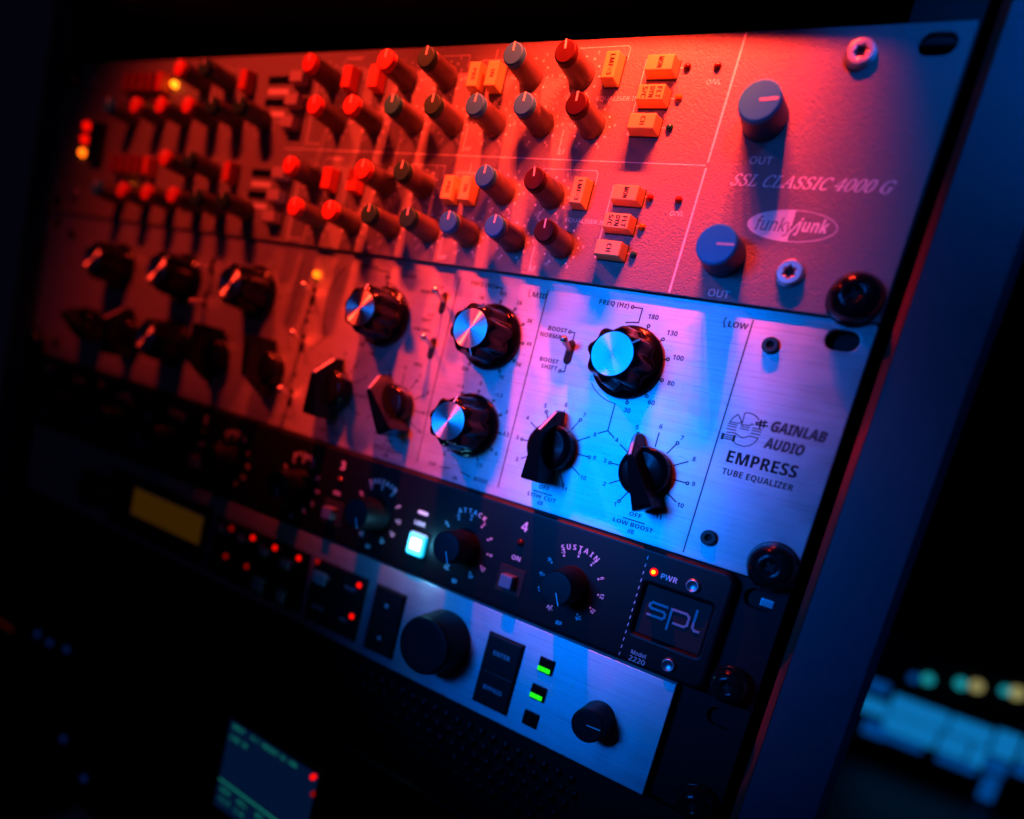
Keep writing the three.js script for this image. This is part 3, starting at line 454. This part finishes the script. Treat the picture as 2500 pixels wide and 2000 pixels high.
  const well = box(11.8, 11.4, 0.7, 0.3), key = box(5.6, 5.4, 4.6, 0.5), glow_key = box(9.2, 10.4, 3.0, 1.4), glow_core = box(5.0, 4.6, 0.8, 0.3), key_mat = std({ name: 'grey_button', color: rgb(0.2, 0.22, 0.26), roughness: 0.4 });
  ch.forEach((X, i) => {
    smooth_knob(unit, X + 25.3, 201.2, i === 3 ? -154 : -156); smooth_knob(unit, X - 24.6, 201.2, -156);
    const sw = put('switch', well, M.black_matt, unit, X + 0.1, 208.2, 1.9); sub('button', key, key_mat, sw, 0, 0, 0.5);
    put_led(unit, M.led_off.dark, X + 0.3, 192, 1.5, 2.6);
  });
  for (const [X, on] of [[136, 0], [336.2, 1]]) { const sw = put('link_button', glow_key, on ? glow : key_mat, unit, X, 207.6, 2.2); if (on) sub('lamp', glow_core, lit, sw, 0.3, 0.2, 2.6); }
  { const l = new THREE.PointLight(rgb(0.1, 0.6, 1), 0.0016); l.name = 'link_lamp'; l.position.copy(at(336.4, 207.4, 9)); l.shadow.radius = 0.15; l.castShadow = true; scene.add(l); }
  const pw = put_led(unit, M.led_on.red, 437.8, 186, 1.55, 2.4, 'power_led'); sub('lit_core', LED(0.8, 0.4), M.led_on.yellow, pw, 0.1, 0.1, 3.1);
  const cap_body = lathe([[2.6, 0], [2.7, 0.3], [2.6, 0.9], [2.2, 1.5], [1.7, 1.6], [1.5, 0.9], [0.01, 0.8]], 32);
  for (const [X, Y] of [[452.4, 186.2], [452.4, 216.4], [30, 186.2], [30, 214.6]]) { const o = put('cap_screw', cap_body, M.chrome, unit, X, Y, 2.2); sub('recess', hex_floor, M.zinc, o, 0, 0, 0.35).scale.setScalar(0.7); }
  rack_screw(unit, 473.4, 215.4, 15).scale.setScalar(0.8); rack_screw(unit, 8.7, 215.4).scale.setScalar(0.8);
}

// ---------------------------------------------------------------- fourth unit: silver effects processor
{
  const T = 222.6, H = 44.2, unit = thing('effects_processor', 'silver effects processor with amber display and large black dial', 'effects processor', MID, T + H, 0);
  const X0 = 20, X1 = 457, W = X1 - X0;
  const mats = half_metal(W, H, 'rgb(16,14,22)', (g) => { g.translate(-X0, -T); text(g, 'INPUT', 407.6, 262.8, 0.1); }, 'satin_aluminium', { base: 'rgb(206,208,212)', roughness: 0.58 });
  put('faceplate', plate(W, H, 4, [], 0.4, 0.5), mats, unit, X0, T + H, 1.6);
  put('mounting_plate', (() => { const s = rr(new THREE.Shape(), 0, 0, 482.6, 44, 0.6); s.holes.push(ear(8.7, 6.35, 44), ear(473.9, 6.35, 44), ear(8.7, 37.7, 44), ear(473.9, 37.7, 44)); const g = new THREE.ExtrudeGeometry(s, { depth: 2, bevelEnabled: false }); g.translate(0, 0, -5); return g; })(), M.black_metal, unit, 0, T + H - 0.1, 0);
  put('chassis', plain(430, 42, 200), M.black_metal, unit, MID, T + 22, -206);
  const dark = std({ name: 'black_window', color: rgb(0.008, 0.008, 0.011), roughness: 0.35 }), led = LED(1.35, 0.2);
  const legend = (s, w, h, size) => { const c = document.createElement('canvas'); c.width = 256; c.height = Math.round((256 * h) / w); const g = c.getContext('2d'); g.fillStyle = 'rgb(14,15,20)'; g.fillRect(0, 0, 256, c.height); g.scale(256 / w, 256 / w); g.fillStyle = 'rgb(190,195,205)'; g.textBaseline = 'middle'; if (s === '▲' || s === '▼') dot(g, w / 2, h / 2, 1.0); else text(g, s, w / 2, h / 2, size, { font: 'bold' }); const t = new THREE.CanvasTexture(c); t.colorSpace = THREE.SRGBColorSpace; return std({ name: 'black_key', map: t, roughness: 0.42 }); };
  const keyed = (X, Y, w, h, s, size = 2.3) => { const o = put('key', box(w, h, 1.3, 0.4), dark, unit, X, Y, 2.0); sub('legend', new THREE.PlaneGeometry(w - 0.9, h - 0.9), legend(s, w - 0.9, h - 0.9, size), o, 0, 0, 1.32); return o; };
  const window_ = (x0, y0, x1, y1) => put('key_window', box(x1 - x0, y1 - y0, 0.5, 0.2), dark, unit, (x0 + x1) / 2, (y0 + y1) / 2, 1.62);
  window_(113, 229.6, 204, 263); window_(207.4, 231.6, 277.6, 262.6); window_(280.6, 231.6, 314.4, 262.6); window_(319.2, 231.6, 336.6, 262.6); window_(380, 231.2, 397, 262.4);
  put('display', box(61, 15.6, 0.8, 0.3), M.amber, unit, 167.6, 244, 2.1);
  put('display_bezel', box(61, 1.0, 1.3, 0.3), std({ name: 'silver_bezel', color: rgb(0.4, 0.42, 0.46), roughness: 0.4, metalness: 0.6 }), unit, 167.6, 235.4, 2.1);
  for (const [i, s] of ['EDIT', 'MIX', 'VAR', 'LEV'].entries()) keyed(145 + i * 15.2, 257.6, 11, 4.2, s, 2.0);
  ['ENGINE', 'EDIT', 'RECALL', 'STORE', 'I/O', 'UTIL', 'TAP', 'MIDI'].forEach((s, i) => { const cx = 216.3 + (i % 4) * 16.5, cy = i < 4 ? 239.0 : 254.6; keyed(cx, cy, 15.2, 14.2, s, 2.5); });
  const pale = std({ name: 'pale_key_cap', color: rgb(0.55, 0.55, 0.58), roughness: 0.5 });
  for (const [X, Y, w, h] of [[213.6, 237.2, 4.6, 3.2], [230, 238, 4.2, 4], [247, 239.4, 5.6, 4.4], [263.2, 241, 6.2, 4.2], [248, 257, 7.2, 7], [264.4, 258, 5, 5]]) put('key_cap', box(w, h, 0.5, 0.2), pale, unit, X, Y, 3.36);
  ['LAYER', 'BANK', 'ENTER', 'EXIT'].forEach((s, i) => { const cx = 289.2 + (i % 2) * 16.6, cy = i < 2 ? 239.2 : 254.8; keyed(cx, cy, 15.4, 14.4, s, 2.5); });
  put('key_cap', box(8.2, 6.2, 0.5, 0.2), pale, unit, 286.6, 240.2, 3.36);
  ['▲', '▼'].forEach((s, i) => keyed(327.9, 239.4 + i * 15.4, 15.8, 14.2, s));
  ['ENTER', 'BYPASS'].forEach((s, i) => keyed(388.5, 239.2 + i * 15.2, 15.6, 14.6, s, 2.6));
  for (const [X, Y, m] of [[221.2, 234.8, 'dim'], [237.6, 234.8, 'red'], [253.9, 234.9, 'red'], [270.6, 234.9, 'red'], [221, 250.1, 'dim'], [237.3, 250.3, 'dim'], [282.6, 232.6, 'dim'], [309.8, 235.2, 'red'], [309.6, 250.6, 'red']]) put('led', led, M.led_on[m], unit, X + 0.6, Y + 0.4, 3.2);
  [[407.7, 235.6, 1], [407.5, 247.2, 1], [407.3, 258.6, 0]].forEach(([X, Y, on]) => { const o = put('level_lamp', box(6.6, 6.4, 0.9, 0.4), M.black_gloss, unit, X, Y, 1.62); if (on) sub('lit_segment', box(5.4, 1.8, 0.5, 0.6), M.led_on.green, o, -0.4, -1.6, 0.75); });
  const wheel = lathe([[13.0, 0], [13.2, 0.6], [13.0, 1.6], [12.3, 15.0], [11.8, 16.4], [11.0, 16.9], [7, 16.5], [0.01, 16.4]], 64);
  put('dial', wheel, M.knob_soft, unit, 360, 243.2, 1.62);
  const lv = lathe([[6.5, 0], [6.6, 0.4], [6.5, 1], [6.3, 12.2], [6.0, 12.9], [5.5, 13.1], [0.01, 13.1]], 48);
  const k = put('level_knob', lv, M.knob_soft, unit, 433.4, 246.0, 1.62, 98); sub('pointer_line', plain(0.45, 5.4, 0.14), M.white, k, 0.2, -2.6, 13.05, -4);
  put('input_knob', lv, M.knob_soft, unit, 111.5, 245, 1.62).scale.set(1.5, 1.5, 1.1); put('maker_plate', box(50, 10.5, 0.8, 0.3), std({ name: 'satin_badge', color: rgb(0.5, 0.52, 0.56), roughness: 0.45, metalness: 0.5 }), unit, 54, 249.8, 1.62); put('power_switch', box(12, 15, 3, 0.6), M.black_matt, unit, 92, 245, 1.62);
  rack_screw(unit, 474.6, 260.2, 20).scale.setScalar(0.8); rack_screw(unit, 8.7, 260.2).scale.setScalar(0.8);
}

// ---------------------------------------------------------------- perforated vent panel
{
  const T = 267.2, H = 43.6, unit = thing('vent_panel', 'black perforated vent panel below the silver effects processor', 'vent panel', MID, T + H, 0);
  const s = rr(new THREE.Shape(), 0, 0, 482.6, H, 0.6);
  for (const Y of [6.35, 37.7]) s.holes.push(ear(473.9, Y, H), ear(8.7, Y, H));
  for (let r = 0; r < 5; r++) for (let c = 0; c < 28; c++) { const p = new THREE.Path(), X = 424.2 - c * 6.1 * 1.0 + (r % 2 ? 6.1 / 2 : 0) + 6, Y = 7.9 + r * 5.65; if (X < 262) continue; p.absarc(X, H - Y, 1.9, 0, Math.PI * 2); s.holes.push(p); }
  const g = new THREE.ExtrudeGeometry(s, { depth: 1.6, bevelEnabled: false, curveSegments: 9 }); g.translate(0, 0, -1.6);
  put('panel', g, M.black_metal, unit, 0, T + H, 0);
  put('rear_plate', plain(430, 42, 1), std({ name: 'dull_grey_metal', color: rgb(0.16, 0.17, 0.2), roughness: 0.6 }), unit, MID, T + 22, -7);
  rack_screw(unit, 474.2, T + 37.7, 33).scale.setScalar(0.8);
}

// ---------------------------------------------------------------- lowest unit: dark unit with a small display
{
  const T = 311.4, H = 132.6, unit = thing('control_unit', 'black unit with a small blue-green display at the bottom of the rack', 'audio processor', MID, T + H, 0);
  const skin = phy({ name: 'black_panel', color: rgb(0.006, 0.006, 0.009), roughness: 0.45, specularIntensity: 0.5 });
  put('front_panel', plate(482.6, H, 5, [ear(8.7, 6.35, H), ear(473.9, 6.35, H)], 1.1, 1), [skin, skin], unit, 0, T + H, 3);
  put('chassis', plain(430, 128, 220), M.black_metal, unit, MID, T + 66, -223);
  const c = document.createElement('canvas'); c.width = 1024; c.height = 800; const g = c.getContext('2d'); g.fillStyle = 'rgb(4,26,62)'; g.fillRect(0, 0, 1024, 800); g.scale(1024 / 64, 1024 / 64); g.fillStyle = g.strokeStyle = 'rgb(30,150,130)';
  [['INPUT', 6.5, 4.4], ['A:1', 19, 4.2], ['PRESET 01', 33, 4.6], ['48k', 46.5, 4.4], ['LINE IN', 8, 10.6], ['GAIN', 6, 40.6], ['-12.0', 6, 46], ['HALL', 19.4, 41], ['2.4s', 18.6, 46.4], ['MIX', 32.6, 41.2]].forEach(([s, x, y]) => text(g, s, x, y, 3.2, { font: 'bold', family: 'monospace' })); line(g, [[0, 35], [64, 36.4]], 1.1);
  const t = new THREE.CanvasTexture(c); t.colorSpace = THREE.SRGBColorSpace;
  put('display', (() => { const b = new THREE.PlaneGeometry(64, 50); return b; })(), std({ name: 'lit_display', color: rgb(0.01, 0.01, 0.01), roughness: 0.4, emissive: rgb(0.55, 0.55, 0.55), emissiveMap: t, emissiveIntensity: 1 }), unit, 281, 356, 3.45);
  put('display_frame', (() => { const s = rr(new THREE.Shape(), -34.5, -27.5, 69, 55, 1.5); s.holes.push(hole(0, 0, 64, 50, 0.6)); return new THREE.ExtrudeGeometry(s, { depth: 1.4, bevelEnabled: false }); })(), M.black_matt, unit, 281, 356, 3.02);
  put_led(unit, M.led_on.red, 310, 333.6, 1.3, 5).name = 'led'; put_led(unit, M.led_on.dim, 312.4, 341.4, 1.2, 5);
  const faint = std({ name: 'dim_blue_led', color: rgb(0, 0, 0.1), emissive: rgb(0.002, 0.008, 0.05), emissiveIntensity: 1 });
  for (const [X, Y] of [[64, 355.8], [78.7, 356.1], [97.9, 353.1], [109.6, 409.8], [136.7, 423.9]]) put_led(unit, faint, X, Y, 2.2, 3.2);
  put('label_strip', box(24, 3, 0.6, 0.2), std({ name: 'dim_red_lamp_strip', color: rgb(0.05, 0, 0), emissive: rgb(0.02, 0.0015, 0.0005), emissiveIntensity: 1 }), unit, 22, 365, 3.02);
}

// ---------------------------------------------------------------- blue-lit device in the background
{
  const z = -700, dev = thing('audio_interface', 'blurred desktop device with glowing blue windows behind the rack', 'audio device', 660, 430, z - 120);
  put('body', box(260, 152, 240, 6, 3), std({ name: 'dark_grey_casing', color: rgb(0.03, 0.032, 0.04), roughness: 0.5 }), dev, 660, 354, z - 241);
  const lit = (a, b, c, n) => std({ name: n, color: rgb(0.05, 0.1, 0.15), emissive: rgb(a, b, c), emissiveIntensity: 1 });
  const main = lit(0.003, 0.15, 0.42, 'lit_blue_window'), dim = lit(0.0, 0.05, 0.24, 'dim_blue_window'), cyan = lit(0.01, 0.3, 0.36, 'lit_cyan_led'), yellow = lit(0.3, 0.27, 0.1, 'lit_pale_led');
  for (const [x0, y0, x1, y1, m] of [[541, 360, 570, 378, main], [544, 338, 565, 351, dim], [553, 386, 576, 403, dim], [572, 346, 628, 367, main], [571, 368.5, 624, 391, main], [573, 393, 615, 401, dim], [630.5, 346, 669.5, 367, main], [627, 369, 654, 391, main], [656.5, 369, 671, 392, main], [630, 393.5, 668, 402, dim], [672.5, 343, 694, 373, main], [673, 376, 692, 392, dim], [698, 342, 716, 368, main], [697, 371, 716, 384, dim], [676, 396, 690, 424, dim]]) put('lit_window', box(x1 - x0, y1 - y0, 2, 0.8), m, dev, (x0 + x1) / 2, (y0 + y1) / 2, z - 1);
  for (const [X, Y, m, r] of [[597, 317, cyan, 6], [584, 321, dim, 5], [641, 306.5, yellow, 6.5], [627, 309.5, cyan, 6], [676, 299.5, yellow, 7], [666, 301, cyan, 5]]) put('led', LED(r, 1), m, dev, X, Y, z - 1);
  for (const X of [560, 760]) put('foot', lathe([[8, 0], [8, 8], [0.01, 8]], 24), M.black_matt, dev, X, 424, z - 100);
}

// ---------------------------------------------------------------- the lamps, outside the frame
{
  const chip = plain(3.4, 1.4, 3.4), m = std({ name: 'lit_red_diode', color: rgb(0.3, 0, 0), emissive: RED.clone().multiplyScalar(6), emissiveIntensity: 1 });
  for (const s of STRIPS) {
    const a = s.spots[0], b = s.spots.at(-1), strip = thing('led_strip', s.label, 'lamp', (a + b) / 2, s.Y, s.z);
    put('bar', plain(b - a + 14, 3, 12), M.zinc, strip, (a + b) / 2, s.Y - 2.4, s.z - 6);
    const mid = (a + b) / 2, low = Math.min(...s.blockers.map((h) => h[2]));
    for (const [h0, h1, cut] of s.blockers) put('added_light_blocker', plain(h1 - h0, 1.2, s.depth + low - cut), M.black_matt, strip, mid + (h0 + h1) / 2, s.Y + s.reach, cut);  // plates added to block red light from the lower panels
    for (const X of [s.blockers[0][0], s.blockers.at(-1)[1]]) put('light_blocker_bracket', plain(1.2, s.reach + 4, 8), M.black_matt, strip, mid + X, s.Y + s.reach / 2 - 2, low + s.depth - 8);
    put('light_blocker_top', plain(s.blockers.at(-1)[1] - s.blockers[0][0], 1.2, s.depth + 6), M.black_matt, strip, mid + (s.blockers[0][0] + s.blockers.at(-1)[1]) / 2, s.Y - 4.6, low - 6);
    for (const X of s.spots) put('diode_lamp', chip, m, strip, X, s.Y - 0.1, s.z - 1.7);
  }
  const bulb = new THREE.SphereGeometry(60, 24, 16), glow = std({ name: 'glowing_blue_bulb', color: rgb(0.02, 0.05, 0.2), emissive: BLUE.clone().multiplyScalar(0.15), emissiveIntensity: 1 }), shade = lathe([[62, -74], [76, -30], [78, 8], [75.5, 8], [74, -30], [60, -71.5], [0.01, -71.5], [0.01, -74]], 40);
  for (const s of SPOTS) {
    const o = thing('spot_lamp', s.label, 'lamp', ...s.at);
    o.lookAt(at(...s.to));
    sub('bulb', bulb, glow, o); sub('shade', shade, M.black_metal, o);
  }
}
renderer.render(scene, camera);
